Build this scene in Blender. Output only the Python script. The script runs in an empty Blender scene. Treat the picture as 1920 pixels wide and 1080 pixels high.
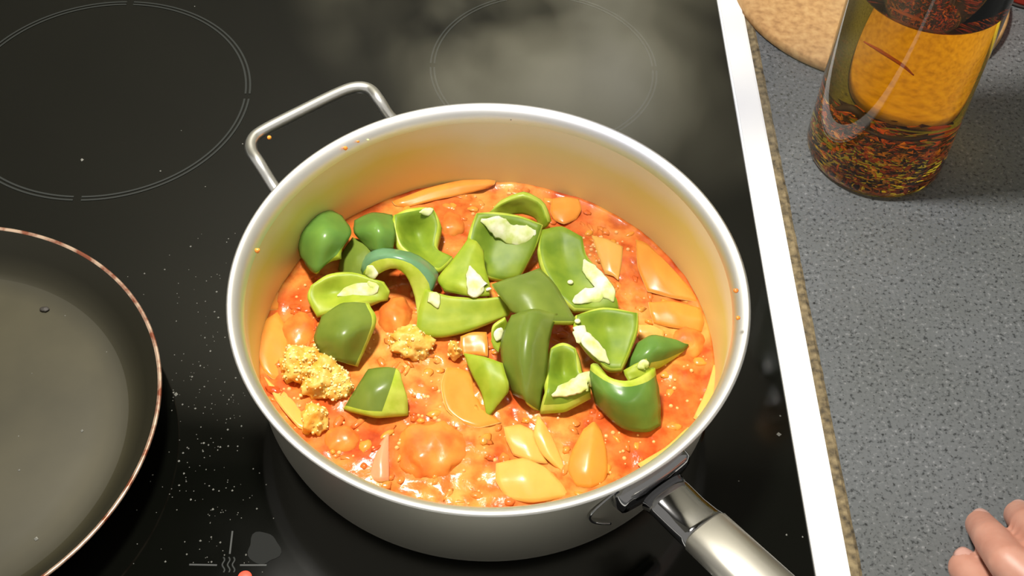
import bpy, bmesh, math, random
from mathutils import Vector, Matrix, noise
random.seed(7)
scene = bpy.context.scene
C = scene.collection

# ------------------------------------------------------------------ camera
F, DEP, ROLL, YAW, CAMH = 2390.6, 0.9005, 0.0485, 0.0490, 0.5465
fw = Vector((math.sin(YAW)*math.cos(DEP), math.cos(YAW)*math.cos(DEP), -math.sin(DEP)))
rt = Vector((math.cos(YAW), -math.sin(YAW), 0)); up = rt.cross(fw)
cr, sr = math.cos(ROLL), math.sin(ROLL)
rt, up = rt*cr + up*sr, up*cr - rt*sr
EYE = Vector((0, 0, CAMH))
cam = bpy.data.cameras.new('camera'); camo = bpy.data.objects.new('camera', cam); C.objects.link(camo)
cam.sensor_width = 36; cam.lens = F/1920*36; cam.clip_start = 0.01; cam.clip_end = 50
camo.matrix_world = Matrix(((rt.x, up.x, -fw.x, EYE.x), (rt.y, up.y, -fw.y, EYE.y), (rt.z, up.z, -fw.z, EYE.z), (0, 0, 0, 1)))
scene.camera = camo

def at(px, py, z):
    """world point on the level z seen at a photograph pixel (used for measuring positions)"""
    d = rt*(px-960) + up*(540-py) + fw*F
    return EYE + d*((z-EYE.z)/d.z)
def pix(v):
    d = Vector(v)-EYE; w = d.dot(fw)
    return 960+F*d.dot(rt)/w, 540-F*d.dot(up)/w

# ------------------------------------------------------------------ world, lamps, exposure
w = bpy.data.worlds.new('World'); scene.world = w; w.use_nodes = True
bg = w.node_tree.nodes['Background']; bg.inputs[0].default_value = (1.0, 0.96, 0.88, 1); bg.inputs[1].default_value = 0.42
def area(name, loc, target, size, power, col):
    l = bpy.data.lights.new(name, 'AREA'); l.shape = 'DISK'; l.size = size; l.energy = power; l.color = col
    o = bpy.data.objects.new(name, l); C.objects.link(o); o.location = loc
    o.rotation_euler = (Vector(target)-Vector(loc)).to_track_quat('-Z', 'Y').to_euler(); return o
area('hood_lamp', (-0.14, 0.50, 0.80), (0.02, 0.43, 0), 0.12, 11.0, (1.0, 0.95, 0.86))
vs = scene.view_settings
vs.view_transform = 'Standard'; vs.look = 'None'; vs.gamma = 1; vs.use_curve_mapping = False; vs.exposure = 0.0
scene.cycles.use_denoising = True
scene.cycles.volume_step_rate = 1.0
scene.cycles.max_bounces = 12; scene.cycles.transmission_bounces = 12; scene.cycles.volume_bounces = 0

# ------------------------------------------------------------------ helpers
def tag(o, label, cat=None, group=None, kind=None):
    if label: o['label'] = label
    if cat: o['category'] = cat
    if group: o['group'] = group
    if kind: o['kind'] = kind
    return o
def empty(name, loc=(0, 0, 0)):
    o = bpy.data.objects.new(name, None); C.objects.link(o); o.location = loc; o.empty_display_size = .01; return o
def mesh_obj(name, verts, faces, mats, parent=None, fm=None, smooth=True):
    me = bpy.data.meshes.new(name)
    off = parent_loc(parent)
    me.from_pydata([tuple(Vector(v)-off) for v in verts], [], faces)
    for m in (mats if isinstance(mats, (list, tuple)) else [mats]): me.materials.append(m)
    if fm: me.polygons.foreach_set('material_index', fm)
    if smooth: me.polygons.foreach_set('use_smooth', [True]*len(me.polygons))
    me.update()
    o = bpy.data.objects.new(name, me); C.objects.link(o)
    if parent: o.parent = parent
    return o
def parent_loc(p):
    v = Vector((0, 0, 0))
    while p: v += p.location; p = p.parent
    return v
def fix_normals(o):
    bm = bmesh.new(); bm.from_mesh(o.data); bmesh.ops.recalc_face_normals(bm, faces=bm.faces); bm.to_mesh(o.data); bm.free()
def lathe(name, prof, c, mats, parent=None, n=128, mi=None):
    """prof: [(r,z)] ; c: (x,y) ; r==0 closes to a pole"""
    V = []; Fc = []; idx = []; fm = []
    for r, z in prof:
        if r < 1e-7: idx.append([len(V)]*n); V.append((c[0], c[1], z))
        else:
            s = len(V); idx.append(list(range(s, s+n)))
            V += [(c[0]+r*math.cos(2*math.pi*i/n), c[1]+r*math.sin(2*math.pi*i/n), z) for i in range(n)]
    for k in range(len(prof)-1):
        a, b = idx[k], idx[k+1]
        for i in range(n):
            j = (i+1) % n
            q = [a[i], a[j], b[j], b[i]]; q2 = []
            for t in q:
                if t not in q2: q2.append(t)
            if len(q2) > 2: Fc.append(q2); fm.append(mi[k] if mi else 0)
    o = mesh_obj(name, V, Fc, mats, parent, fm); fix_normals(o); return o
def box(name, lo, hi, mat, parent=None, bev=0.0):
    bm = bmesh.new(); bmesh.ops.create_cube(bm, size=1)
    off = parent_loc(parent)
    for v in bm.verts: v.co = Vector([lo[i]+(v.co[i]+.5)*(hi[i]-lo[i]) for i in range(3)])-off
    if bev: bmesh.ops.bevel(bm, geom=bm.edges[:], offset=bev, segments=2, affect='EDGES')
    me = bpy.data.meshes.new(name); bm.to_mesh(me); bm.free(); me.materials.append(mat)
    o = bpy.data.objects.new(name, me); C.objects.link(o)
    if parent: o.parent = parent
    return o
def straighter(P, t, k):
    n = len(P); x = t*(n-1); i = min(int(x), n-2)
    return catmull(P, t)*(1-k)+P[i].lerp(P[i+1], x-i)*k
def catmull(P, t):
    n = len(P); x = t*(n-1); i = min(int(x), n-2); f = x-i
    p1, p2 = P[i], P[i+1]
    p0 = P[i-1] if i > 0 else p1*2-p2
    p3 = P[i+2] if i+2 < n else p2*2-p1
    return 0.5*((2*p1)+(p2-p0)*f+(2*p0-5*p1+4*p2-p3)*f*f+(3*p1-p0-3*p2+p3)*f*f*f)
def tube(name, pts, rad, mat, parent=None, n=14, per=8, caps=True, flat=None):
    """pts Vectors; rad number or list; flat=(axis vector, scale) squashes the section along axis"""
    P = [Vector(p) for p in pts]; m = (len(P)-1)*per
    R = rad if isinstance(rad, (list, tuple)) else [rad]*len(P)
    C3 = [catmull(P, k/m) for k in range(m+1)]
    def rr(t):
        x = t*(len(R)-1); i = min(int(x), len(R)-2); return R[i]+(R[i+1]-R[i])*(x-i)
    V = []; Fc = []; nrm = None
    for k, p in enumerate(C3):
        t = (C3[min(k+1, m)]-C3[max(k-1, 0)]).normalized()
        if nrm is None:
            nrm = t.cross(Vector((0, 0, 1)))
            if nrm.length < .1: nrm = t.cross(Vector((0, 1, 0)))
        nrm = (nrm-t*nrm.dot(t)).normalized(); b = t.cross(nrm)
        r = rr(k/m)
        for i in range(n):
            a = 2*math.pi*i/n; d = nrm*math.cos(a)*r+b*math.sin(a)*r
            if flat: d = d-flat[0]*d.dot(flat[0])*(1-flat[1])
            V.append(p+d)
    for k in range(m):
        for i in range(n):
            j = (i+1) % n; Fc.append((k*n+i, k*n+j, (k+1)*n+j, (k+1)*n+i))
    if caps: Fc.append(tuple(range(n))[::-1]); Fc.append(tuple(m*n+i for i in range(n)))
    o = mesh_obj(name, V, Fc, mat, parent); fix_normals(o); return o

# ------------------------------------------------------------------ materials
def nmat(name):
    m = bpy.data.materials.new(name); m.use_nodes = True; nt = m.node_tree
    return m, nt, nt.nodes['Principled BSDF'], nt.links
def setp(b, **k):
    for a, v in k.items():
        key = {'col': 'Base Color', 'rough': 'Roughness', 'metal': 'Metallic', 'spec': 'Specular IOR Level', 'coat': 'Coat Weight', 'coatr': 'Coat Roughness',
               'sss': 'Subsurface Weight', 'sssr': 'Subsurface Radius', 'ssss': 'Subsurface Scale', 'ior': 'IOR', 'trans': 'Transmission Weight', 'alpha': 'Alpha'}[a]
        if key == 'Base Color': v = (*v, 1)
        b.inputs[key].default_value = v
def tex(nt, kind, scale, detail=3, coord='Object', **k):
    tc = nt.nodes.new('ShaderNodeTexCoord'); t = nt.nodes.new('ShaderNodeTex'+kind)
    t.inputs['Scale'].default_value = scale
    if 'Detail' in t.inputs: t.inputs['Detail'].default_value = detail
    nt.links.new(tc.outputs[coord], t.inputs['Vector']); return t
def ramp(nt, src, stops, interp='LINEAR'):
    r = nt.nodes.new('ShaderNodeValToRGB'); e = r.color_ramp.elements; r.color_ramp.interpolation = interp
    while len(e) < len(stops): e.new(0.5)
    for i, (p, c) in enumerate(stops): e[i].position = p; e[i].color = (*c, 1) if len(c) == 3 else c
    nt.links.new(src, r.inputs[0]); return r
def bump(nt, b, src, strength, dist):
    n = nt.nodes.new('ShaderNodeBump'); n.inputs['Strength'].default_value = strength; n.inputs['Distance'].default_value = dist
    nt.links.new(src, n.inputs['Height']); nt.links.new(n.outputs[0], b.inputs['Normal']); return n
def simple(name, col, rough=.4, **k):
    m, nt, b, L = nmat(name); setp(b, col=col, rough=rough, **k); return m
def mottled(name, c1, c2, scale, rough=.4, bmp=0, bd=.0005, detail=3, lo=.35, hi=.65, **k):
    m, nt, b, L = nmat(name); setp(b, rough=rough, **k)
    t = tex(nt, 'Noise', scale, detail); r = ramp(nt, t.outputs[0], [(lo, c1), (hi, c2)]); L.new(r.outputs[0], b.inputs['Base Color'])
    if bmp: bump(nt, b, t.outputs[0], bmp, bd)
    return m

M = {}
# hob glass: black, glossy, a little greasy film
m, nt, b, L = nmat('black_glass'); setp(b, col=(.0022, .0025, .0018), rough=.09, spec=.5)
t = tex(nt, 'Noise', 9, 4); r = ramp(nt, t.outputs[0], [(.35, (.05,)*3), (.7, (.12,)*3)]); L.new(r.outputs[0], b.inputs['Roughness']); M['glass'] = m
M['ring'] = simple('ring_print', (.030, .033, .031), .45, spec=.2)
M['white'] = simple('white_enamel', (.92, .93, .91), .35)
m, nt, b, L = nmat('chipboard'); setp(b, rough=.85)
t = tex(nt, 'Noise', 260, 5); r = ramp(nt, t.outputs[0], [(.3, (.05, .04, .025)), (.5, (.17, .13, .07)), (.7, (.28, .22, .12))]); L.new(r.outputs[0], b.inputs['Base Color']); bump(nt, b, t.outputs[0], .6, .001); M['chip'] = m
# worktop: grey laminate with dark and light speckles
m, nt, b, L = nmat('speckled_laminate'); setp(b, rough=.42)
n1 = tex(nt, 'Noise', 430, 2); n2 = tex(nt, 'Noise', 560, 2); n3 = tex(nt, 'Noise', 14, 3)
r1 = ramp(nt, n1.outputs[0], [(.30, (.036, .040, .043)), (.42, (.118, .127, .133)), (.60, (.127, .136, .142)), (.74, (.23, .24, .25))])
r2 = ramp(nt, n2.outputs[0], [(.30, (.30,)*3), (.40, (1,)*3)]); r3 = ramp(nt, n3.outputs[0], [(.3, (.92, .92, .90)), (.7, (1.06, 1.06, 1.08))])
mx = nt.nodes.new('ShaderNodeMix'); mx.data_type = 'RGBA'; mx.blend_type = 'MULTIPLY'; mx.inputs['Factor'].default_value = 1
L.new(r1.outputs[0], mx.inputs['A']); L.new(r2.outputs[0], mx.inputs['B'])
mx2 = nt.nodes.new('ShaderNodeMix'); mx2.data_type = 'RGBA'; mx2.blend_type = 'MULTIPLY'; mx2.inputs['Factor'].default_value = 1
L.new(mx.outputs['Result'], mx2.inputs['A']); L.new(r3.outputs[0], mx2.inputs['B']); L.new(mx2.outputs['Result'], b.inputs['Base Color']); M['worktop'] = m
# steels
def steel(name, rough, col=(.66, .65, .62), br=0):
    m, nt, b, L = nmat(name); setp(b, col=col, rough=rough, metal=1)
    if br:
        tc = nt.nodes.new('ShaderNodeTexCoord'); mp = nt.nodes.new('ShaderNodeMapping'); mp.inputs['Scale'].default_value = (8, 8, 900)
        t = nt.nodes.new('ShaderNodeTexNoise'); t.inputs['Scale'].default_value = 1; t.inputs['Detail'].default_value = 2
        L.new(tc.outputs['Object'], mp.inputs[0]); L.new(mp.outputs[0], t.inputs['Vector']); bump(nt, b, t.outputs[0], br, .0003)
    return m
M['steel'] = steel('satin_steel', .44, (.72, .70, .60), .10)
M['rim'] = steel('rim_steel', .42, (.90, .89, .86))
M['chrome'] = steel('polished_steel', .08, (.36, .36, .37))
M['grip'] = steel('satin_grip', .38, (.60, .58, .52))
M['wire'] = steel('wire_steel', .30, (.86, .86, .84))
# inner wall with dried sauce film
m, nt, b, L = nmat('stained_steel'); setp(b, metal=.40, rough=.55)
t = tex(nt, 'Noise', 28, 4); g = nt.nodes.new('ShaderNodeTexCoord'); sp = nt.nodes.new('ShaderNodeSeparateXYZ'); L.new(g.outputs['Object'], sp.inputs[0])
mr = nt.nodes.new('ShaderNodeMapRange'); mr.inputs[1].default_value = .018; mr.inputs[2].default_value = .066; L.new(sp.outputs['Z'], mr.inputs[0])
ad = nt.nodes.new('ShaderNodeMath'); ad.operation = 'MULTIPLY_ADD'; L.new(t.outputs[0], ad.inputs[0]); ad.inputs[1].default_value = .30; L.new(mr.outputs[0], ad.inputs[2])
r = ramp(nt, ad.outputs[0], [(.10, (.70, .59, .24)), (.45, (.74, .65, .25)), (.78, (.72, .66, .21)), (1.0, (.78, .73, .47))]); L.new(r.outputs[0], b.inputs['Base Color']); M['inner'] = m
# food
def pepper_mat(name, c1, c2, rough, scale=70, sss=.15, coat=.0):
    m = mottled(name, c1, c2, scale, rough, .15, .0008); b = m.node_tree.nodes['Principled BSDF']
    setp(b, sss=sss, ssss=.004, sssr=(.5, 1, .2), coat=coat, coatr=.2, spec=.32); return m
M['skin'] = pepper_mat('pepper_skin', (.095, .205, .034), (.135, .262, .042), .32, 60, .1, .2)
M['skin_teal'] = pepper_mat('pepper_skin_teal', (.110, .240, .110), (.150, .310, .160), .30, 60, .1, .3)
M['skin2'] = pepper_mat('pepper_skin_dull', (.125, .182, .022), (.175, .235, .032), .36, 60, .1, .15)
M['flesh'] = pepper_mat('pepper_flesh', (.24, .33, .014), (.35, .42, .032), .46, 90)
M['flesh_shaded'] = pepper_mat('pepper_flesh_shaded', (.14, .23, .012), (.24, .33, .022), .48, 70)  # darker copy of the flesh, shade of the hollows painted into its colour
M['edge'] = pepper_mat('pepper_cut_edge', (.36, .46, .028), (.50, .56, .085), .38, 120)
M['rib'] = pepper_mat('pepper_rib', (.50, .60, .14), (.84, .86, .60), .5, 120, .2)
M['seed'] = simple('pepper_seed', (.80, .78, .48), .45)
def onion_mat(name, c1, c2):
    m, nt, b, L = nmat(name); setp(b, rough=.30, spec=.35, sss=.45, ssss=.004, sssr=(1, .5, .2), coat=.1, coatr=.12)
    t = tex(nt, 'Noise', 30, 3); t.inputs['Distortion'].default_value = 1.5
    r = ramp(nt, t.outputs[0], [(.3, c1), (.7, c2)]); L.new(r.outputs[0], b.inputs['Base Color']); return m
M['onion'] = onion_mat('onion_orange', (.78, .26, .036), (.82, .33, .050))
M['onion_pale'] = onion_mat('onion_pale', (.80, .38, .075), (.84, .47, .12))
M['onion_rim'] = onion_mat('onion_cut_rim', (.78, .48, .15), (.84, .60, .25))
M['onion_pink'] = onion_mat('onion_pink', (.74, .26, .12), (.78, .36, .20))
m, nt, b, L = nmat('tomato_sauce'); setp(b, rough=.20, spec=.18, sss=.1, ssss=.003, sssr=(1, .35, .15), coat=.10, coatr=.06)
t = tex(nt, 'Noise', 34, 5); r = ramp(nt, t.outputs[0], [(.28, (.52, .072, .016)), (.44, (.66, .140, .028)), (.56, (.71, .215, .040)), (.74, (.76, .32, .070))]); tf = tex(nt, 'Noise', 120, 5); rf = ramp(nt, tf.outputs[0], [(.32, (.72, .52, .45)), (.5, (1, 1, 1)), (.68, (1.0, 1.35, 1.5))])
mx = nt.nodes.new('ShaderNodeMix'); mx.data_type = 'RGBA'; mx.blend_type = 'MULTIPLY'; mx.inputs['Factor'].default_value = 1
L.new(r.outputs[0], mx.inputs['A']); L.new(rf.outputs[0], mx.inputs['B']); L.new(mx.outputs['Result'], b.inputs['Base Color'])
t2 = tex(nt, 'Noise', 190, 4); bump(nt, b, t2.outputs[0], .28, .0014); M['sauce'] = m
M['lump'] = mottled('sauced_lump', (.64, .135, .024), (.75, .27, .045), 70, .28, .35, .0015, 4, sss=.1, ssss=.003, spec=.3, coat=.15, coatr=.08)
M['floret'] = mottled('yellow_floret', (.78, .36, .04), (.84, .56, .14), 150, .5, .6, .0015, 4, sss=.2, ssss=.003)
M['granule'] = mottled('pale_granule', (.88, .66, .20), (.94, .82, .42), 300, .4, sss=.2, ssss=.002)
M['bubble'] = simple('oil_bubble', (.90, .45, .16), .07, coat=.6, coatr=.03)
M['salt'] = simple('salt_crumb', (.30, .30, .27), .5)
M['crumb_dark'] = simple('dark_crumb', (.03, .025, .02), .6)
# frying pan
m, nt, b, L = nmat('nonstick_painted_shade'); setp(b, rough=.42, spec=.45)
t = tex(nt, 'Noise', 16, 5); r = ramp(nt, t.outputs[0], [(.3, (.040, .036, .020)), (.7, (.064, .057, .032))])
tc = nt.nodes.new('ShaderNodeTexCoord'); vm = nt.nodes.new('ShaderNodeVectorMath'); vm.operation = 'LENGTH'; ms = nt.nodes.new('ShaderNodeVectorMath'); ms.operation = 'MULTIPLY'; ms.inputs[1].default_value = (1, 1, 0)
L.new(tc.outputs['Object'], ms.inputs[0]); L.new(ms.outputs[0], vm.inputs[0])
mr = nt.nodes.new('ShaderNodeMapRange'); mr.inputs[1].default_value = .088; mr.inputs[2].default_value = .109; L.new(vm.outputs['Value'], mr.inputs[0])  # dimmer reflection of the sloping wall painted in as a darker outer colour
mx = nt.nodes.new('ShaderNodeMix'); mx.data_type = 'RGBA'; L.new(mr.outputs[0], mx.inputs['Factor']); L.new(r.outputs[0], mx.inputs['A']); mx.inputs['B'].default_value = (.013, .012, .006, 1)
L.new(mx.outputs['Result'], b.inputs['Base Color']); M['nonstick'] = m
M['panwall'] = mottled('nonstick_wall', (.014, .012, .006), (.022, .019, .010), 20, .38)
M['panrim'] = mottled('worn_copper_rim', (.28, .09, .05), (.62, .45, .33), 120, .35, metal=.6, lo=.4, hi=.6)
M['panout'] = simple('pan_outside', (.02, .008, .006), .35)
M['bakelite'] = simple('black_plastic', (.015, .015, .015), .4)
m, nt, b, L = nmat('cork'); setp(b, rough=.85)
t = tex(nt, 'Noise', 220, 5); r = ramp(nt, t.outputs[0], [(.3, (.36, .19, .070)), (.5, (.50, .285, .110)), (.7, (.58, .36, .150))]); L.new(r.outputs[0], b.inputs['Base Color']); bump(nt, b, t.outputs[0], .4, .0006); M['cork'] = m
M['red'] = simple('red_plastic', (.45, .03, .01), .3)
M['darkrub'] = simple('dark_base', (.02, .015, .012), .6)
m, nt, b, L = nmat('bottle_glass'); setp(b, col=(.93, .97, .92), rough=.0, trans=1, ior=1.5); M['bglass'] = m
m = bpy.data.materials.new('chilli_oil'); m.use_nodes = True; nt = m.node_tree; nt.nodes.clear()
out = nt.nodes.new('ShaderNodeOutputMaterial'); va = nt.nodes.new('ShaderNodeVolumeAbsorption'); nt.links.new(va.outputs[0], out.inputs['Volume'])
va.inputs['Color'].default_value = (.965, .87, .02, 1); va.inputs['Density'].default_value = 62; M['oil'] = m
M['flake_r'] = simple('chilli_flake_red', (.68, .11, .014), .4)
M['flake_o'] = simple('chilli_flake_orange', (.92, .34, .04), .4)
M['flake_d'] = simple('chilli_flake_dark', (.06, .018, .008), .5)
M['cseed'] = simple('chilli_seed', (.85, .60, .22), .4)
m, nt, b, L = nmat('red_led'); setp(b, col=(.6, .02, .01)); b.inputs['Emission Color'].default_value = (1, .08, .04, 1); b.inputs['Emission Strength'].default_value = 1.6; M['led'] = m
M['smear'] = simple('dried_film', (.010, .011, .010), .6, spec=.1)
m = mottled('hand_skin', (.46, .21, .15), (.54, .28, .21), 60, .45, .2, .0006, 4, sss=.15, ssss=.006, sssr=(1, .4, .25)); M['hand'] = m
M['nail'] = simple('finger_nail', (.56, .32, .27), .3)

# ------------------------------------------------------------------ back wall, and unseen hood added to darken glass and chrome reflections
M['wall'] = mottled('cream_paint', (.26, .25, .20), (.29, .28, .22), 6, .6)
M['hood'] = steel('hood_steel', .4, (.07, .07, .06))
wb = box('wall_back', (-1.6, .80, -.9), (1.6, .86, 1.9), M['wall']); tag(wb, 'cream kitchen wall behind the worktop', kind='structure')
hd_ = empty('unseen_hood', (-.11, .60, .815)); tag(hd_, 'unseen dark steel hood added above the hob to darken reflections', kind='structure')
box('hood_panel', (-.42, .36, .815), (.20, .80, .835), M['hood'], hd_, .002)
box('hood_canopy', (-.42, .42, .835), (.20, .80, .98), M['hood'], hd_, .01)
# ------------------------------------------------------------------ worktop and hob
XL, XR, XB = .1613, .1775, .1835           # hob frame inner edge, outer edge, worktop edge
HX0, HY0, HY1 = -.385, .215, .735
# worktop: one slab with the hob cut-out
def slab_with_hole(name, x0, x1, y0, y1, hx0, hx1, hy0, hy1, z0, z1, mat):
    V = []
    for z in (z1, z0):
        V += [(x0, y0, z), (x1, y0, z), (x1, y1, z), (x0, y1, z), (hx0, hy0, z), (hx1, hy0, z), (hx1, hy1, z), (hx0, hy1, z)]
    Fc = []
    for i in range(4):
        j = (i+1) % 4
        Fc += [(i, j, 4+j, 4+i), (8+j, 8+i, 12+i, 12+j), (i, 8+i, 8+j, j), (4+i, 4+j, 12+j, 12+i)]
    o = mesh_obj(name, V, Fc, mat, None, None, False); fix_normals(o); return o
wt = slab_with_hole('worktop', -1.0, 1.0, .12, .80, HX0-.026, XB, HY0-.022, HY1+.022, -.04, 0.0, M['worktop'])
tag(wt, 'grey speckled laminate worktop to the right of the hob', 'worktop')
# raw chipboard edge showing along the cut-out, slightly ragged
V = []; Fc = []; n = 160
for i in range(n+1):
    y = HY0-.021+(HY1-HY0+.042)*i/n
    wob = .0010*noise.noise(Vector((y*45, 3, 0)))+.0006*noise.noise(Vector((y*160, 9, 0)))
    h = .0006*noise.noise(Vector((y*90, 1, 5)))
    V += [(XR-.001, y, -.006), (XR-.001, y, .0004+h), (XB-.0018+wob, y, .0012+h), (XB+wob*.8, y, .0003), (XB+wob*.8, y, -.006)]
for i in range(n):
    for k in range(4): a = i*5+k; Fc.append((a, a+1, a+6, a+5))
o = mesh_obj('chipboard_edge', V, Fc, M['chip'], wt, None, False); fix_normals(o); o['label'] = 'brown raw chipboard edge strip beside the white trim'

hob = empty('ceramic_hob', ((HX0+XL)/2, (HY0+HY1)/2, 0)); tag(hob, 'black glass ceramic hob with white edge trim under the pans', 'hob')
box('glass_plate', (HX0, HY0, -.006), (XL+.001, HY1, 0), M['glass'], hob)
zf = .0028
for nm, lo, hi in (('edge_trim', (XL, HY0-.018, -.006), (XR, HY1+.018, zf)), ('edge_trim', (HX0-.017, HY0-.018, -.006), (HX0, HY1+.018, zf)),
                   ('edge_trim', (HX0, HY0-.018, -.006), (XL, HY0, zf)), ('edge_trim', (HX0, HY1, -.006), (XL, HY1+.018, zf))):
    o = box(nm, lo, hi, M['white'], hob, .0012); o['label'] = 'white enamel edge trim'
def ring_mesh(name, c, r, wid, gaps, parent, gapw=.05, z=.00025):
    """two thin printed lines with gaps at the given angles"""
    V = []; Fc = []; n = 240
    for (ra, rb) in ((r, r-wid), (r-wid*2.1, r-wid*3.1)):
        for i in range(n):
            a0, a1 = 2*math.pi*i/n, 2*math.pi*(i+1)/n; mid = (a0+a1)/2
            if any(abs((mid-g+math.pi) % (2*math.pi)-math.pi) < gapw/2 for g in gaps): continue
            s = len(V)
            for zz in (0, z):
                V += [(c[0]+rb*math.cos(a0), c[1]+rb*math.sin(a0), zz), (c[0]+ra*math.cos(a0), c[1]+ra*math.sin(a0), zz), (c[0]+ra*math.cos(a1), c[1]+ra*math.sin(a1), zz), (c[0]+rb*math.cos(a1), c[1]+rb*math.sin(a1), zz)]
            Fc += [(s+4, s+5, s+6, s+7), (s, s+1, s+5, s+4), (s+2, s+3, s+7, s+6)]
    return mesh_obj(name, V, Fc, M['ring'], parent, None, False)
BL, BR_ = (-.2265, .581), (.0433, .6118)
gaps = [0, math.pi/2, math.pi, -math.pi/2]
ring_mesh('burner_ring', BL, .0882, .0012, gaps, hob); ring_mesh('burner_ring', BR_, .0722, .0011, gaps, hob)
# printed zone mark: three wavy heat lines and dashes
def dash(p, q, wd, name='zone_mark'):
    a, b_ = at(*p, 0), at(*q, 0); d = (b_-a).normalized(); nn = Vector((-d.y, d.x, 0))*wd/2
    V = [a-nn, a+nn, b_+nn, b_-nn]; V = V+[v+Vector((0, 0, .00025)) for v in V]
    return mesh_obj(name, V, [(4, 5, 6, 7)[::-1], (0, 1, 5, 4), (1, 2, 6, 5), (2, 3, 7, 6), (3, 0, 4, 7)], M['ring'], hob, None, False)
dash((355, 1059), (407, 1060), .0008); dash((450, 1060), (500, 1060), .0008); dash((436, 996), (431, 1039), .0008)
for x in (419, 429, 438):
    pts = [at(x+2.2*math.sin(k/8*math.pi*3), 1045+k*3.6, .0001) for k in range(9)]
    tube('heat_wave', pts, .0005, M['ring'], hob, 6, 3)
p = at(459, 1082, 0); lathe('indicator_light', [(0, .0004), (.0028, .0003), (.0032, 0)], (p.x, p.y), M['led'], hob, 24)['label'] = 'glowing red indicator light'
# dried splash film near the mark
V = [at(495, 1030, .0002)]; n = 28
for i in range(n):
    a = 2*math.pi*i/n; k = 1+.10*math.sin(3*a+1)+.06*math.sin(5*a)
    V.append(at(494+30*k*math.cos(a), 1028+30*k*math.sin(a), .0002))
o = mesh_obj('dried_splash', V+[v-Vector((0, 0, .0002)) for v in V], [(0, 1+(i+1) % n, 1+i) for i in range(n)]+[(1+i, 1+(i+1) % n, n+2+(i+1) % n, n+2+i) for i in range(n)], M['smear'], None, None, False); fix_normals(o)
tag(o, 'round grey dried splash mark on the hob beside the printed heat symbol', 'stain')
# scattered salt grains and crumbs
def grains(name, spots, mat, z=0):
    V = []; Fc = []
    for (p, r) in spots:
        s = len(V)
        for d in ((1, 0, 0), (-1, 0, 0), (0, 1, 0), (0, -1, 0), (0, 0, 1), (0, 0, -.2)):
            V.append((p.x+d[0]*r*random.uniform(.7, 1.2), p.y+d[1]*r*random.uniform(.7, 1.2), z+r*.2+d[2]*r))
        for f in ((0, 2, 4), (2, 1, 4), (1, 3, 4), (3, 0, 4), (2, 0, 5), (1, 2, 5), (3, 1, 5), (0, 3, 5)): Fc.append(tuple(s+i for i in f))
    return mesh_obj(name, V, Fc, mat, None, None, False)
sp = []
while len(sp) < 240:
    x, y = random.gauss(395, 55), random.uniform(420, 1075)
    dn = math.exp(-((y-860)/260)**2)
    if random.random() > dn*.9+.1: continue
    if math.hypot((x+60)/372, (y-745)/330) < 1.02 or x > 520 and y < 1000: continue
    sp.append((at(x, y, 0), random.choice([.00022, .0003, .0003, .0004, .0006])))
for x, y, r in ((154, 300, .0011), (301, 321, .0006), (340, 245, .0003), (365, 12, .0004), (1475, 1003, .0005), (1505, 1007, .0005), (1385, 902, .0004), (1460, 815, .0013), (1463, 780, .0006), (385, 350, .0004), (455, 270, .0005), (330, 740, .0014)):
    sp.append((at(x, y, 0), r))
tag(grains('salt_grains', sp, M['salt']), 'pale salt grains scattered over the black hob between the two pans', 'crumbs', kind='stuff')

# ------------------------------------------------------------------ saucepan
PC = (.008, .3787); RT = .124; HP = .0715; ZS = .0185
pot = empty('saute_pan', (PC[0], PC[1], 0)); tag(pot, 'round stainless steel pan full of tomato stew with wire loop and long handle', 'pan')
lathe('outer_wall', [(0, .0006), (.100, .0006), (.1055, .0014), (.1105, .0045), (.1138, .0095), (.1152, .0155), (.1180, .055), (.1186, .0640)], PC, M['steel'], pot, 160)
lathe('rim', [(.1186, .0640), (.1200, .0662), (.1222, .0690), (.1238, .0705), (.1241, .0712), (.1238, .0718), (.1228, .0720), (.1212, .0714), (.1194, .0702), (.1180, .0686), (.1170, .0664), (.1166, .0640)], PC, M['rim'], pot, 160)
lathe('inner_wall', [(.1166, .0640), (.1163, .058), (.1150, .018), (.1135, .010), (.108, .005), (.100, .0035), (0, .0035)], PC, M['inner'], pot, 160)
# wire loop handle (far left)
zl = .060
lp = [(-.617, .787)]
def pw(px, py, z): return at(px, py, z)
foot1, foot2 = pw(528, 372, .050), pw(745, 232, .050)
pts = [foot1, pw(508, 342, .054), pw(486, 306, zl), pw(472, 283, zl), pw(473, 264, zl), pw(492, 246, zl), pw(560, 211, zl), pw(634, 175, zl), pw(668, 164, zl), pw(693, 168, zl), pw(710, 187, zl), pw(728, 215, .054), foot2]
tube('loop_handle', pts, .0033, M['wire'], pot, 16, 6)
sp_ = pw(505, 258, zl+.001)
bm = bmesh.new(); bmesh.ops.create_icosphere(bm, subdivisions=2, radius=.0012); me = bpy.data.meshes.new('sauce_speck'); bm.to_mesh(me); bm.free(); me.materials.append(M['flake_o'])
o = bpy.data.objects.new('sauce_speck', me); C.objects.link(o); o.parent = pot; o.location = sp_-pot.location; o['label'] = 'orange sauce speck'
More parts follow.
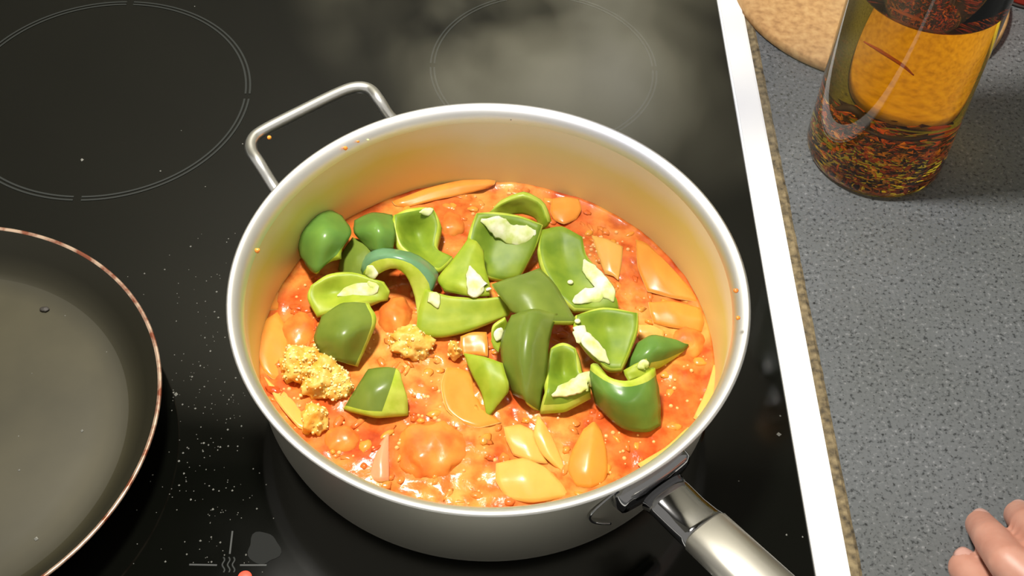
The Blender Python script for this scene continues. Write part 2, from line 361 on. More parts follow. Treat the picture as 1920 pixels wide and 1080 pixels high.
# weld plates where the loop meets the wall
# long handle
def on_plane(px, py, az):
    d = rt*(px-960)+up*(540-py)+fw*F; nrm = Vector((-az[1], az[0], 0))
    t = (Vector((PC[0], PC[1], 0))-EYE).dot(nrm)/d.dot(nrm); return EYE+d*t
AZ = Vector((.600, -.800, 0)); TG = Vector((.800, .600, 0))
h0 = Vector((PC[0], PC[1], 0))+AZ*.121+Vector((0, 0, .052))
h1 = on_plane(1412, 1080, AZ); hd = (h1-h0).normalized()
if hd.z < .1: hd = (AZ+Vector((0, 0, .32))).normalized()
hu = TG.cross(hd).normalized()
if hu.z < 0: hu = -hu
def hsec(name, secs, mat, n=28, power=2.6):
    """superellipse sections (distance, half width, half height, v offset)"""
    V = []; Fc = []
    for (s, a, b_, vo) in secs:
        for i in range(n):
            t = 2*math.pi*i/n; c, sn = math.cos(t), math.sin(t)
            V.append(h0+hd*s+TG*(a*math.copysign(abs(c)**(2/power), c))+hu*(vo+b_*math.copysign(abs(sn)**(2/power), sn)))
    for k in range(len(secs)-1):
        for i in range(n): j = (i+1) % n; Fc.append((k*n+i, k*n+j, (k+1)*n+j, (k+1)*n+i))
    Fc.append(tuple(range(n))); Fc.append(tuple((len(secs)-1)*n+i for i in range(n)))
    o = mesh_obj(name, V, Fc, mat, pot); fix_normals(o); return o
hsec('handle_neck', [(.006, .0118, .0060, 0), (.012, .0112, .0058, 0), (.022, .0112, .0056, -.0006), (.030, .0115, .0060, -.0002), (.0345, .0116, .0066, 0)], M['chrome'])['label'] = 'polished dark chrome handle neck'
hsec('handle_grip', [(.0325, .0112, .0063, .0002), (.0335, .0118, .0070, .0002), (.060, .0120, .0074, 0), (.110, .0122, .0078, 0), (.165, .0115, .0078, 0), (.180, .0095, .0065, 0), (.184, .006, .004, 0)], M['grip'])['label'] = 'satin steel handle grip'
# saddle bracket curved along the wall, rolled ends
V = []; Fc = []; n = 22; prof = [(.0000, -.0075), (.0030, -.0085), (.0058, -.0070), (.0066, 0), (.0058, .0070), (.0030, .0085), (.0000, .0075)]
a0 = math.atan2(AZ.y, AZ.x)
for i in range(n+1):
    u = i/n*2-1; a = a0+u*.170; k = 1-.45*max(0, abs(u)-.8)/.2
    for (dr, dz) in prof:
        r = .1183+dr*(1 if abs(u) < .98 else .4)
        V.append((PC[0]+r*math.cos(a), PC[1]+r*math.sin(a), .0535+dz*k))
np_ = len(prof)
for i in range(n):
    for k in range(np_-1): q = i*np_+k; Fc.append((q, q+1, q+np_+1, q+np_))
Fc.append(tuple(range(np_))); Fc.append(tuple(n*np_+k for k in range(np_)))
o = mesh_obj('handle_bracket', V, Fc, M['chrome'], pot); fix_normals(o)
# curved weld seam line of the bracket on the wall
arc = []
for i in range(13):
    u = i/12; a = a0-.16-.10*math.sin(u*math.pi); arc.append(Vector((PC[0]+.1186*math.cos(a), PC[1]+.1186*math.sin(a), .060-.030*u)))
tube('handle_mount_seam', arc, .0006, M['chrome'], pot, 8, 3)

for (x, y, z, r, mk) in ((1380, 545, .066, .0016, 'lump'), (1384, 596, .066, .0018, 'onion'), (648, 278, .066, .0020, 'onion'), (672, 266, .066, .0012, 'onion'), (690, 262, .066, .0010, 'rib'), (482, 470, .062, .0016, 'onion'), (958, 224, .067, .0008, 'crumb_dark'), (830, 262, .055, .0012, 'lump')):
    d = rt*(x-960)+up*(540-y)+fw*F; best = None
    for k in range(400):
        p = EYE+d*((z-EYE.z)/d.z+(k-200)*.0000004); e = abs(math.hypot(p.x-PC[0], p.y-PC[1])-.1172)
        if best is None or e < best[0]: best = (e, p)
    p = best[1]; a = math.atan2(p.y-PC[1], p.x-PC[0]); p = Vector((PC[0]+.1172*math.cos(a), PC[1]+.1172*math.sin(a), p.z))
    bm = bmesh.new(); bmesh.ops.create_icosphere(bm, subdivisions=2, radius=r*.62)
    for v in bm.verts: v.co *= 1+.5*noise.noise(v.co*900+p*50)
    me = bpy.data.meshes.new('sauce_splash'); bm.to_mesh(me); bm.free(); me.materials.append(M[mk]); me.polygons.foreach_set('use_smooth', [True]*len(me.polygons))
    o = bpy.data.objects.new('sauce_splash', me); C.objects.link(o); o.parent = pot; o.location = p-pot.location; o.scale = (1, 1, .8)

# ------------------------------------------------------------------ tomato sauce
def sauce_h(x, y):
    v = Vector((x*40, y*40, 0)); v2 = Vector((x*110, y*110, 4))
    return .0026*noise.noise(v)+.0013*noise.noise(v2)+.0006*noise.noise(v2*2.3)
V = [(PC[0], PC[1], ZS+sauce_h(0, 0))]; Fc = []; nr, na = 80, 200; RS = .1151
for k in range(1, nr+1):
    r = RS*k/nr
    for i in range(na):
        a = 2*math.pi*i/na; x, y = r*math.cos(a), r*math.sin(a); e = max(0, 1-(RS-r)/.006)
        V.append((PC[0]+x, PC[1]+y, ZS+sauce_h(x, y)*(1-.5*e)+.0012*e*e))
for i in range(na): Fc.append((0, 1+i, 1+(i+1) % na))
for k in range(nr-1):
    for i in range(na):
        j = (i+1) % na; Fc.append((1+k*na+i, 1+(k+1)*na+i, 1+(k+1)*na+j, 1+k*na+j))
s = len(V); V += [(PC[0]+.112*math.cos(2*math.pi*i/na), PC[1]+.112*math.sin(2*math.pi*i/na), .0095) for i in range(na)]
for i in range(na): j = (i+1) % na; Fc.append((1+(nr-1)*na+i, s+i, s+j, 1+(nr-1)*na+j))
sauce = mesh_obj('tomato_sauce', V, Fc, M['sauce']); tag(sauce, 'bubbling orange red tomato sauce filling the steel pan', 'sauce', kind='stuff')
def szp(px, py):
    """sauce surface point seen at a photo pixel"""
    p = at(px, py, ZS)
    for _ in range(3): p = at(px, py, ZS+sauce_h(p.x-PC[0], p.y-PC[1]))
    return p
# small glossy bubbles
V = []; Fc = []
clusters = [(870, 375, 30, 14), (950, 350, 26, 9), (590, 560, 40, 18), (820, 740, 45, 22), (770, 800, 50, 22), (620, 800, 40, 14), (660, 850, 40, 10), (870, 900, 40, 14), (1130, 460, 28, 16), (1130, 480, 16, 8),
            (1240, 500, 20, 8), (1240, 580, 30, 12), (1180, 830, 30, 14), (1080, 800, 40, 10), (1260, 740, 30, 14), (1290, 680, 25, 8), (690, 640, 20, 6), (540, 740, 20, 9), (1020, 420, 50, 10), (850, 480, 25, 8), (900, 780, 60, 10), (1150, 880, 30, 8)]
for cx, cy, sd, k in clusters:
    for _ in range(k):
        p = szp(random.gauss(cx, sd), random.gauss(cy, sd*.6))
        if math.hypot(p.x-PC[0], p.y-PC[1]) > .113: continue
        r = random.choice([.0005, .0007, .0009, .0012]); s = len(V)
        for lat in range(3):
            for i in range(6):
                a = math.pi/3*i; ph = lat*math.pi/6
                V.append((p.x+r*math.cos(ph)*math.cos(a), p.y+r*math.cos(ph)*math.sin(a), p.z+r*math.sin(ph)*.8))
        V.append((p.x, p.y, p.z+r*.8))
        for lat in range(2):
            for i in range(6): j = (i+1) % 6; Fc.append((s+lat*6+i, s+lat*6+j, s+lat*6+6+j, s+lat*6+6+i))
        for i in range(6): Fc.append((s+12+i, s+12+(i+1) % 6, s+18))
o = mesh_obj('sauce_bubbles', V, Fc, M['bubble'], sauce); o['kind'] = 'stuff'

# soft pulp bits just breaking the surface
V = []; Fc = []; fm = []; rp = random.Random(12)
ico = bmesh.new(); bmesh.ops.create_icosphere(ico, subdivisions=2, radius=1); iv = [v.co.copy() for v in ico.verts]; jf = [tuple(v.index for v in f.verts) for f in ico.faces]; ico.free()
for _ in range(420):
    r = .111*math.sqrt(rp.random()); a = rp.uniform(0, 2*math.pi); x, y = r*math.cos(a), r*math.sin(a); z = ZS+sauce_h(x, y)
    sx, sy, sz, q = rp.uniform(.0012, .0045), rp.uniform(.0010, .0030), rp.uniform(.0006, .0016), rp.uniform(0, math.pi); s = len(V); o3 = Vector((rp.random()*50, 0, 0))
    for c in iv:
        k = 1+.45*noise.noise(c*1.6+o3); X, Y = c.x*sx*k, c.y*sy*k
        V.append((PC[0]+x+X*math.cos(q)-Y*math.sin(q), PC[1]+y+X*math.sin(q)+Y*math.cos(q), z-.0003+c.z*sz*k))
    Fc += [tuple(s+i for i in f) for f in jf]; fm += [rp.choice([0, 0, 1, 2])]*len(jf)
o = mesh_obj('sauce_pulp', V, Fc, [M['sauce'], M['lump'], M['onion']], sauce, fm); o['kind'] = 'stuff'

# ------------------------------------------------------------------ curved sheets (pepper and onion pieces)
def sheet_points(rows, nu, nv, base, k=.4):
    R = [[at(x, y, base+z*.001) for (x, y, z) in row] for row in rows]
    cols = [[straighter(r, u/nu, k) for u in range(nu+1)] for r in R]
    return [[straighter([c[u] for c in cols], v/nv, k) for u in range(nu+1)] for v in range(nv+1)]
def sheet(name, rows, thick, mats, parent, nu=14, nv=14, base=None, rough=.0003, cut=None, seed=0, crisp=.3):
    """rows of (photo x, photo y, height mm above the sauce): a bent slab; mats = upper, lower, edge"""
    G = sheet_points(rows, nu, nv, ZS if base is None else base, crisp)
    N = [[None]*(nu+1) for _ in range(nv+1)]
    for v in range(nv+1):
        for u in range(nu+1):
            du = G[v][min(u+1, nu)]-G[v][max(u-1, 0)]; dv = G[min(v+1, nv)][u]-G[max(v-1, 0)][u]
            N[v][u] = du.cross(dv).normalized()
    mid = G[nv//2][nu//2]
    sgn = 1 if N[nv//2][nu//2].dot(EYE-mid) > 0 else -1
    V = []; Fc = []; fm = []
    top = {}; bot = {}
    sd = Vector((seed*7.1, seed*3.3, 0))
    for v in range(nv+1):
        for u in range(nu+1):
            n_ = N[v][u]*sgn; p = G[v][u]; t = thick*.001*(1+.25*noise.noise(p*120+sd))
            p = p+n_*(rough*noise.noise(p*260+sd)+rough*1.4*noise.noise(p*110+sd))
            eu = min(u, nu-u, v, nv-v); sh = .0 if eu > 0 else .00035
            top[v, u] = len(V); V.append(p-n_*sh); bot[v, u] = len(V); V.append(p-n_*(t-sh*.5))
    for v in range(nv):
        for u in range(nu):
            Fc.append((top[v, u], top[v, u+1], top[v+1, u+1], top[v+1, u])); fm.append(2 if cut and cut((u+.5)/nu, (v+.5)/nv) else 0)
            Fc.append((bot[v, u], bot[v+1, u], bot[v+1, u+1], bot[v, u+1])); fm.append(1)
    loop = [(0, u) for u in range(nu)]+[(v, nu) for v in range(nv)]+[(nv, u) for u in range(nu, 0, -1)]+[(v, 0) for v in range(nv, 0, -1)]
    cen = mid-N[nv//2][nu//2]*sgn*thick*.0005
    mids = {}
    for q in loop:
        a, b_ = V[top[q]], V[bot[q]]; c = (a+b_)/2; o_ = (c-cen); o_ -= N[q[0]][q[1]]*o_.dot(N[q[0]][q[1]])
        o_ = o_.normalized() if o_.length > 1e-6 else o_
        mids[q] = len(V); V.append(c+o_*thick*.00016)
    for i, q in enumerate(loop):
        r_ = loop[(i+1) % len(loop)]
        Fc.append((top[q], mids[q], mids[r_], top[r_])); fm.append(2)
        Fc.append((mids[q], bot[q], bot[r_], mids[r_])); fm.append(2)
    o = mesh_obj(name, V, Fc, mats, parent, fm); fix_normals(o)
    return o, [(pix(G[v][u]), G[v][u], N[v][u]*sgn) for v in range(nv+1) for u in range(nu+1)]
def on_sheet(S, px, py):
    q = min(S, key=lambda s: (s[0][0]-px)**2+(s[0][1]-py)**2); return q
def rib_strip(name, S, pts, parent, mat, h=.0010):
    """pale membrane: an uneven ridge following the piece; pts (photo x, photo y, half width mm)"""
    P = []; W = []; NN = []
    for (x, y, wd) in pts:
        s = on_sheet(S, x, y); e = at(x, y, s[1].z); e = s[1] if (e-s[1]).length > .006 else s[1].lerp(e, .8)
        P.append(e+s[2]*.0008); W.append(wd*.0015); NN.append((s[2]+Vector((0, -.35, .75))).normalized())
    m = (len(P)-1)*6; V = []; Fc = []; k = 7
    for i in range(m+1):
        t = i/m; p = catmull(P, t); tt = (catmull(P, min(1, t+.02))-catmull(P, max(0, t-.02))).normalized()
        x = t*(len(W)-1); j = min(int(x), len(W)-2); f = x-j
        wd = W[j]+(W[j+1]-W[j])*f; nn = NN[j].lerp(NN[j+1], f).normalized(); sd = tt.cross(nn).normalized()
        ends = .35+.65*min(1, 5*min(t, 1-t)); wd *= ends; wob = 1+.28*noise.noise(p*330); wob2 = 1+.28*noise.noise(p*330+Vector((5, 5, 5)))
        for q in range(k):
            a = math.pi*q/(k-1); c = math.cos(a)
            V.append(p+sd*c*wd*(wob if c > 0 else wob2)+nn*(math.sin(a)*h*ends*(1+.3*noise.noise(p*300+sd*c))-.0005))
    for i in range(m):
        for q in range(k): r_ = (q+1) % k; Fc.append((i*k+q, i*k+r_, (i+1)*k+r_, (i+1)*k+q))
    Fc.append(tuple(range(k))); Fc.append(tuple(m*k+q for q in range(k)))
    o = mesh_obj(name, V, Fc, mat, parent); fix_normals(o); return o
GP = 'green pepper pieces in the pan'
SK = ('skin', 'flesh', 'edge'); SK2 = ('skin2', 'flesh', 'edge'); FL = ('flesh', 'skin', 'edge'); FD = ('flesh_shaded', 'skin', 'edge')
def pepper(label, kind, rows, thick=4.5, ribs=(), cut=None, seeds=()):
    c = rows[len(rows)//2][len(rows[0])//2]; root = empty('pepper_piece', at(c[0], c[1], ZS))
    tag(root, label, 'green pepper', GP)
    o, S = sheet('pepper_wall', rows, thick, [M[k] for k in kind], root, cut=cut, seed=len(bpy.data.objects), crisp=.1 if kind[0].startswith('skin') else .32)
    for r_ in ribs: rib_strip('rib', S, r_, o, M['rib'])
    for (x, y) in seeds:
        s = on_sheet(S, x, y); bm = bmesh.new(); bmesh.ops.create_icosphere(bm, subdivisions=2, radius=.0016)
        me = bpy.data.meshes.new('seed'); bm.to_mesh(me); bm.free(); me.materials.append(M['seed']); me.polygons.foreach_set('use_smooth', [True]*len(me.polygons))
        q = bpy.data.objects.new('seed', me); C.objects.link(q); q.parent = o; q.location = s[1]+s[2]*.001-root.location; q.scale = (1, .9, .6)
    return root
# --- the heap, from the far left round to the front
pepper('dark glossy domed pepper piece at the far left against the pan wall', SK,
       [[(574, 392, 13), (604, 384, 15), (642, 403, 14)], [(553, 436, 14), (606, 436, 27), (660, 436, 19)], [(562, 482, 8), (590, 512, 12), (632, 476, 17)]], 4.5)
pepper('rounded shiny pepper piece just right of the far left dome', SK,
       [[(664, 412, 12), (700, 396, 14), (736, 402, 15)], [(662, 436, 15), (706, 426, 26), (742, 436, 20)], [(684, 462, 12), (708, 474, 17), (738, 466, 16)]], 4.5)
pepper('dull shaded pepper piece tucked below the two far left domes', SK2,
       [[(660, 444, 10), (690, 456, 13), (705, 478, 13)], [(640, 474, 8), (668, 486, 12), (694, 500, 12)], [(632, 506, 3), (660, 524, 6), (690, 528, 7)]], 4.5)
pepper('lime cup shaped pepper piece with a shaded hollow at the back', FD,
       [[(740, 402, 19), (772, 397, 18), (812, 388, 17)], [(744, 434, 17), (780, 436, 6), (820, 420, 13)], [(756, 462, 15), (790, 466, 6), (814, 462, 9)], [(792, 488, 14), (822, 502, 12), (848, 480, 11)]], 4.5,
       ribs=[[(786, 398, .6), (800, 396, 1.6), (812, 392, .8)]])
pepper('arched pepper strip standing over a gap, with bluish green back', ('skin_teal', 'flesh', 'edge'),
       [[(672, 502, 8), (690, 472, 15), (728, 464, 20), (776, 474, 18), (818, 502, 12), (828, 526, 7)], [(676, 508, 11), (694, 484, 20), (732, 476, 26), (780, 490, 24), (814, 522, 16), (812, 548, 9)],
        [(682, 520, 9), (702, 500, 18), (736, 492, 24), (772, 506, 22), (796, 546, 13), (796, 590, 5)], [(692, 532, 5), (710, 514, 15), (738, 504, 20), (762, 520, 18), (778, 560, 10), (784, 622, 1)]], 3.5, cut=lambda u, v: v > .52,
       ribs=[[(690, 498, 1.2), (698, 508, 2.6), (702, 522, 1.6)]])
pepper('long trough of pale pepper flesh with a white torn corner', FL,
       [[(798, 542, 15), (846, 556, 14), (905, 560, 14), (958, 554, 16)], [(786, 582, 10), (832, 590, 9.5), (890, 586, 10), (960, 572, 12)], [(780, 626, 4), (826, 631, 4), (884, 617, 6), (952, 592, 9)]], 4.5,
       ribs=[[(806, 548, 1.0), (814, 560, 2.4), (822, 578, 1.0)]])
pepper('arched lime pepper piece at the very back of the heap', ('flesh', 'skin', 'edge'),
       [[(916, 398, 12), (944, 380, 18), (980, 369, 22), (1012, 382, 20), (1026, 415, 15)], [(920, 402, 12), (948, 391, 14), (980, 385, 16), (1006, 396, 15), (1020, 424, 12)], [(928, 406, 10), (950, 404, 10), (980, 402, 10), (1003, 410, 10), (1012, 430, 9)]], 4.0)
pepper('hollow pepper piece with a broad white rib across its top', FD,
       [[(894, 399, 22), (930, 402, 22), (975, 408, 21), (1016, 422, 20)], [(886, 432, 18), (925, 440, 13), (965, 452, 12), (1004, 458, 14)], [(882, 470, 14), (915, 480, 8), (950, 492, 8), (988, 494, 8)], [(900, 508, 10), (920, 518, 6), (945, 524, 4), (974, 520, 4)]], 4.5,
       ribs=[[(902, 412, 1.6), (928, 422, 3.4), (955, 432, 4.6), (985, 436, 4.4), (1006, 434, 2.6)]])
pepper('lime pepper flap with a frayed white tip left of the hollow piece', FL,
       [[(878, 446, 19), (894, 452, 20), (908, 470, 17)], [(850, 484, 17), (878, 492, 18), (910, 500, 16)], [(820, 522, 13), (866, 534, 17), (918, 530, 16)], [(832, 543, 12), (876, 554, 14), (916, 549, 15)]], 4.5,
       ribs=[[(880, 500, .8), (886, 520, 2.6), (896, 542, 4.2), (905, 549, 3.0)], [(914, 540, .8), (917, 546, 1.1)]])
pepper('pepper piece with a stout white rib on the right of the heap', FD,
       [[(1016, 430, 17), (1054, 424, 18), (1092, 444, 17)], [(1013, 470, 17), (1056, 472, 13), (1098, 480, 16)], [(1026, 512, 16), (1070, 520, 12.5), (1128, 514, 16)], [(1048, 548, 15), (1090, 560, 12.5), (1154, 556, 14)], [(1078, 576, 14), (1112, 578, 12), (1160, 580, 11)]], 4.5,
       ribs=[[(1096, 488, 1.2), (1106, 506, 2.6), (1124, 530, 2.8), (1142, 552, 2.6), (1150, 566, 1.0)], [(1074, 568, 1.6), (1104, 556, 3.2), (1134, 552, 3.0)]], seeds=[(1072, 527)])
pepper('bright green smooth pepper piece lying at the middle of the heap', ('skin2', 'flesh', 'edge'),
       [[(922, 532, 20), (965, 518, 23), (1012, 502, 22)], [(942, 562, 20), (988, 552, 26), (1044, 536, 22)], [(958, 586, 18), (1010, 598, 24), (1082, 602, 18)]], 4.5)
pepper('tall dull green pepper piece draped down the centre of the heap', SK2,
       [[(958, 590, 21), (1000, 578, 27), (1046, 588, 22)], [(940, 630, 17), (988, 628, 28), (1032, 634, 19)], [(940, 685, 10), (982, 690, 22), (1026, 690, 15)], [(960, 740, 2), (984, 752, 10), (1012, 770, 3)]], 4.5)
pepper('slim lime pepper piece leaning against the left of the central one', FL,
       [[(868, 662, 9), (906, 668, 13), (942, 680, 13)], [(880, 695, 7), (914, 700, 12), (950, 712, 12)], [(902, 738, 4), (924, 742, 7), (952, 736, 8)], [(912, 782, 0), (922, 776, 1), (936, 760, 3)]], 4.0)
pepper('curled pale pepper scrap standing left of the central piece', FL,
       [[(920, 640, 13), (928, 612, 18), (948, 598, 20)], [(926, 650, 12), (936, 622, 15), (952, 610, 17)], [(936, 658, 11), (944, 636, 12), (956, 628, 13)]], 3.0,
       ribs=[[(930, 640, 1.0), (934, 625, 1.8), (940, 614, 1.0)]])
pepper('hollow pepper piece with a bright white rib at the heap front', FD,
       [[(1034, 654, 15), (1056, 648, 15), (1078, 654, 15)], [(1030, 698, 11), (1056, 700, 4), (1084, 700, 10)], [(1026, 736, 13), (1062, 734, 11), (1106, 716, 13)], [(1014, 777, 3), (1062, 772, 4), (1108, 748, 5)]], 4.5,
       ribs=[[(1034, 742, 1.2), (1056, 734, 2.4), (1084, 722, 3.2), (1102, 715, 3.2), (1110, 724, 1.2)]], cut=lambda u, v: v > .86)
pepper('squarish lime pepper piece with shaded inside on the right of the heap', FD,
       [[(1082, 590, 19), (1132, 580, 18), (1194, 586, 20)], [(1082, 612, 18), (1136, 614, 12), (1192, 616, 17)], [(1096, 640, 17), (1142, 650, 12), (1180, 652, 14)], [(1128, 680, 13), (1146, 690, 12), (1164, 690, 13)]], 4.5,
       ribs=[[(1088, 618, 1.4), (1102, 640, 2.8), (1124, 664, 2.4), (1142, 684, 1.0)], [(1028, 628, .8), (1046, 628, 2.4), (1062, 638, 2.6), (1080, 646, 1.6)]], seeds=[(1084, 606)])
pepper('leaf shaped pepper piece pointing right at the edge of the heap', SK,
       [[(1192, 644, 9), (1220, 628, 12), (1256, 632, 10), (1292, 646, 4)], [(1178, 672, 8), (1216, 660, 14), (1250, 656, 11), (1290, 652, 3)], [(1170, 700, 3), (1206, 698, 6), (1240, 690, 4), (1284, 660, 1)]], 4.5, cut=lambda u, v: v > .8 and u > .45)
pepper('big upright dark pepper piece with curled lime top edge at front right', SK,
       [[(1106, 684, 19), (1136, 704, 22), (1172, 714, 23), (1208, 704, 22), (1230, 690, 19)], [(1104, 718, 12), (1136, 742, 18), (1174, 756, 20), (1214, 752, 17), (1238, 736, 11)], [(1116, 758, 2), (1142, 788, 3), (1176, 808, 4), (1216, 811, 4), (1240, 798, 2)]], 4.8,
       ribs=[], cut=lambda u, v: v < .16)
pepper('small pale curled pepper end rising behind the big front right piece', FL,
       [[(1168, 694, 17), (1188, 684, 21), (1212, 677, 23)], [(1172, 702, 18), (1194, 696, 20), (1218, 690, 20)], [(1180, 712, 18), (1200, 708, 18), (1224, 704, 17)]], 3.0, ribs=[[(1196, 690, 1.0), (1208, 682, 1.8), (1214, 688, 1.0)]])
pepper('chunky pepper piece alone in the sauce at front left with lime cut side', SK2,
       [[(690, 691, 8), (720, 687, 11), (744, 690, 10), (752, 700, 9)], [(668, 724, 7), (702, 730, 12), (736, 722, 12), (764, 742, 6)], [(643, 766, 1), (682, 776, 5), (716, 780, 6), (766, 778, 1)]], 5.5, cut=lambda u, v: u > .66 or v > .93)
pepper('rounded dull pepper piece left of the heap with yellowish right edge', SK2,
       [[(602, 592, 12), (644, 566, 15), (692, 568, 14)], [(588, 632, 9), (644, 626, 20), (706, 604, 13)], [(598, 664, 3), (634, 678, 7), (672, 686, 3)]], 4.5, cut=lambda u, v: u > .93)
pepper('lime pepper cup with pale rib behind the rounded left piece', FL,
       [[(584, 534, 12), (622, 518, 13), (662, 512, 13), (716, 530, 12)], [(582, 556, 10), (622, 548, 6), (664, 548, 8), (728, 548, 9)], [(594, 592, 6), (630, 578, 9), (670, 566, 11), (728, 564, 5)]], 4.5,
       ribs=[[(632, 556, 1.0), (652, 549, 2.2), (676, 545, 2.8), (700, 540, 2.2), (690, 528, 1.4)]])

# --- onion slices
OG = 'onion slices in the tomato sauce'
def onion(label, mat, rows, thick=2.2):
    c = rows[len(rows)//2][len(rows[0])//2]; rows = [[(x, y, z*.6-.2) for (x, y, z) in r_] for r_ in rows]
    o, S = sheet('onion_slice', rows, thick*.75, [M[mat], M[mat], M['onion_rim']], None, 12, 12, seed=len(bpy.data.objects), rough=.00025)
    # origin at its own place
    p = at(c[0], c[1], ZS); o.data.transform(Matrix.Translation(-p)); o.location = p
    tag(o, label, 'onion', OG); return o
onion('translucent onion petal by the left pan wall above the yellow lump', 'onion', [[(520, 584, 3), (530, 600, 2), (540, 620, 0)], [(484, 610, 5), (508, 632, 4), (540, 655, 1)], [(480, 655, 5), (500, 668, 4), (535, 690, 0)], [(494, 695, 3), (510, 708, 2), (530, 712, -1)]])
onion('long pale onion strip along the lower left pan wall', 'onion_pale', [[(496, 706, 3), (520, 726, 2), (540, 735, 0)], [(520, 752, 3), (545, 765, 2), (565, 770, 0)], [(560, 800, 3), (580, 808, 2), (600, 815, -1)]])
onion('curved onion petal with pale rim below the middle of the heap', 'onion', [[(838, 688, 6), (860, 690, 4), (885, 700, 1)], [(828, 722, 6), (856, 730, 3), (892, 735, 1)], [(838, 766, 5), (870, 770, 3), (908, 766, 1)], [(872, 794, 4), (900, 800, 4), (940, 790, 1)]])
onion('pale pointed onion slice standing at the front centre', 'onion_pale', [[(1008, 780, 8), (1014, 782, 8), (1020, 790, 6)], [(1000, 815, 7), (1020, 820, 8), (1038, 822, 4)], [(1014, 850, 4), (1034, 856, 5), (1054, 860, 2)], [(1040, 876, 1), (1054, 884, 1), (1064, 892, 0)]])
onion('orange onion petal with shiny ridges at the front right of centre', 'onion', [[(1094, 804, 6), (1114, 790, 7), (1128, 806, 5)], [(1072, 845, 4), (1108, 842, 9), (1138, 844, 4)], [(1064, 880, 2), (1102, 884, 7), (1140, 884, 2)], [(1080, 912, 0), (1108, 914, 2), (1134, 904, 0)]])
onion('large pale yellow onion slab at the front near the rim', 'onion_pale', [[(930, 868, 2), (980, 858, 5), (1024, 874, 3)], [(930, 900, 3), (985, 896, 8), (1050, 902, 4)], [(950, 935, 0), (1000, 940, 3), (1068, 930, 0)]], 4)
onion('flat yellow onion slice above the large pale slab', 'onion_pale', [[(945, 800, 3), (975, 795, 4), (1000, 806, 4)], [(950, 826, 3), (985, 832, 6), (1012, 842, 4)], [(962, 852, 1), (996, 864, 3), (1028, 868, 1)]], 3)
onion('pinkish onion sliver at the front left below the pepper chunk', 'onion_pink', [[(712, 828, 2), (722, 816, 4), (730, 812, 3)], [(700, 862, 3), (715, 858, 5), (730, 858, 3)], [(690, 898, 0), (712, 902, 2), (730, 900, 1)]])
onion('long onion slice under the back rim of the stew', 'onion', [[(735, 376, 3), (800, 352, 5), (870, 336, 6), (930, 336, 4)], [(742, 384, 3), (806, 362, 5), (872, 348, 6), (926, 346, 4)], [(760, 390, 1), (815, 374, 3), (875, 362, 3), (915, 354, 1)]])
onion('orange onion flake right of the arched piece at the back', 'onion', [[(1034, 372, 3), (1060, 368, 4), (1086, 372, 3)], [(1032, 395, 3), (1060, 392, 5), (1090, 392, 3)], [(1038, 412, 1), (1058, 418, 3), (1082, 410, 1)]])
onion('onion strip with sauce foam beside the stout ribbed pepper', 'onion_pale', [[(1110, 440, 3), (1140, 448, 4), (1168, 462, 3)], [(1118, 470, 3), (1142, 478, 5), (1166, 490, 3)], [(1134, 512, 1), (1150, 516, 2), (1160, 524, 1)]])
onion('broad orange onion layer at the right of the stew', 'onion', [[(1192, 448, 3), (1214, 456, 4), (1240, 480, 3)], [(1196, 500, 4), (1232, 510, 7), (1286, 528, 4)], [(1214, 545, 2), (1258, 556, 4), (1312, 566, 2)]])
onion('orange onion layer stacked below the broad one on the right', 'onion', [[(1216, 566, 4), (1262, 564, 6), (1314, 576, 3)], [(1220, 586, 4), (1266, 588, 6), (1320, 600, 3)], [(1226, 606, 1), (1268, 614, 2), (1316, 622, 0)]])
onion('pale onion end peeking out behind the leaf shaped pepper', 'onion_pale', [[(1196, 608, 5), (1220, 608, 6), (1246, 620, 4)], [(1196, 622, 4), (1220, 622, 5), (1244, 632, 3)], [(1200, 636, 2), (1220, 636, 2), (1240, 642, 1)]])
onion('thin onion strip along the right pan wall', 'onion_pale', [[(1338, 682, 3), (1343, 690, 4), (1346, 700, 4)], [(1324, 730, 3), (1334, 736, 4), (1342, 738, 4)], [(1300, 782, 2), (1308, 786, 3), (1316, 784, 3)]])
onion('thin pale onion strip by the rim next to the long handle', 'onion_pale', [[(1290, 800, 3), (1296, 806, 4), (1300, 812, 3)], [(1244, 840, 3), (1252, 848, 4), (1258, 852, 3)], [(1196, 868, 2), (1204, 876, 3), (1212, 882, 2)]])
onion('small upright onion stub between trough and slim pepper piece', 'onion', [[(864, 630, 6), (886, 622, 7), (912, 622, 7)], [(864, 648, 4), (888, 644, 5), (914, 646, 6)], [(868, 664, 2), (890, 664, 2), (914, 668, 3)]])
onion('narrow onion strip at the left wall below the dark dome', 'onion', [[(504, 520, 4), (520, 512, 4), (534, 510, 2)], [(496, 550, 4), (514, 548, 4), (530, 546, 1)], [(490, 578, 3), (506, 580, 3), (522, 580, 0)]])

# --- crumbly yellow florets and sauced lumps
def lump_mesh(name, cx, cy, rx, ry, h, mat, parent, zoff=0, amp=.25, freq=90, seed=0):
    bm = bmesh.new(); bmesh.ops.create_icosphere(bm, subdivisions=4, radius=1)
    c = at(cx, cy, ZS); sx, sy = rx/3790, ry/3000
    for v in bm.verts:
        d = v.co.normalized(); p = Vector((d.x*sx, d.y*sy, d.z*h)); k = 1+amp*noise.noise(p*freq+Vector((seed*3.1, 0, 0)))+amp*.5*noise.noise(p*freq*2.6+Vector((0, seed, 0)))
        v.co = p*k+Vector((0, 0, zoff))
    me = bpy.data.meshes.new(name); bm.to_mesh(me); bm.free(); me.materials.append(mat); me.polygons.foreach_set('use_smooth', [True]*len(me.polygons))
    o = bpy.data.objects.new(name, me); C.objects.link(o)
    if parent: o.parent = parent; o.location = c-parent_loc(parent)
    else: o.location = c
    return o
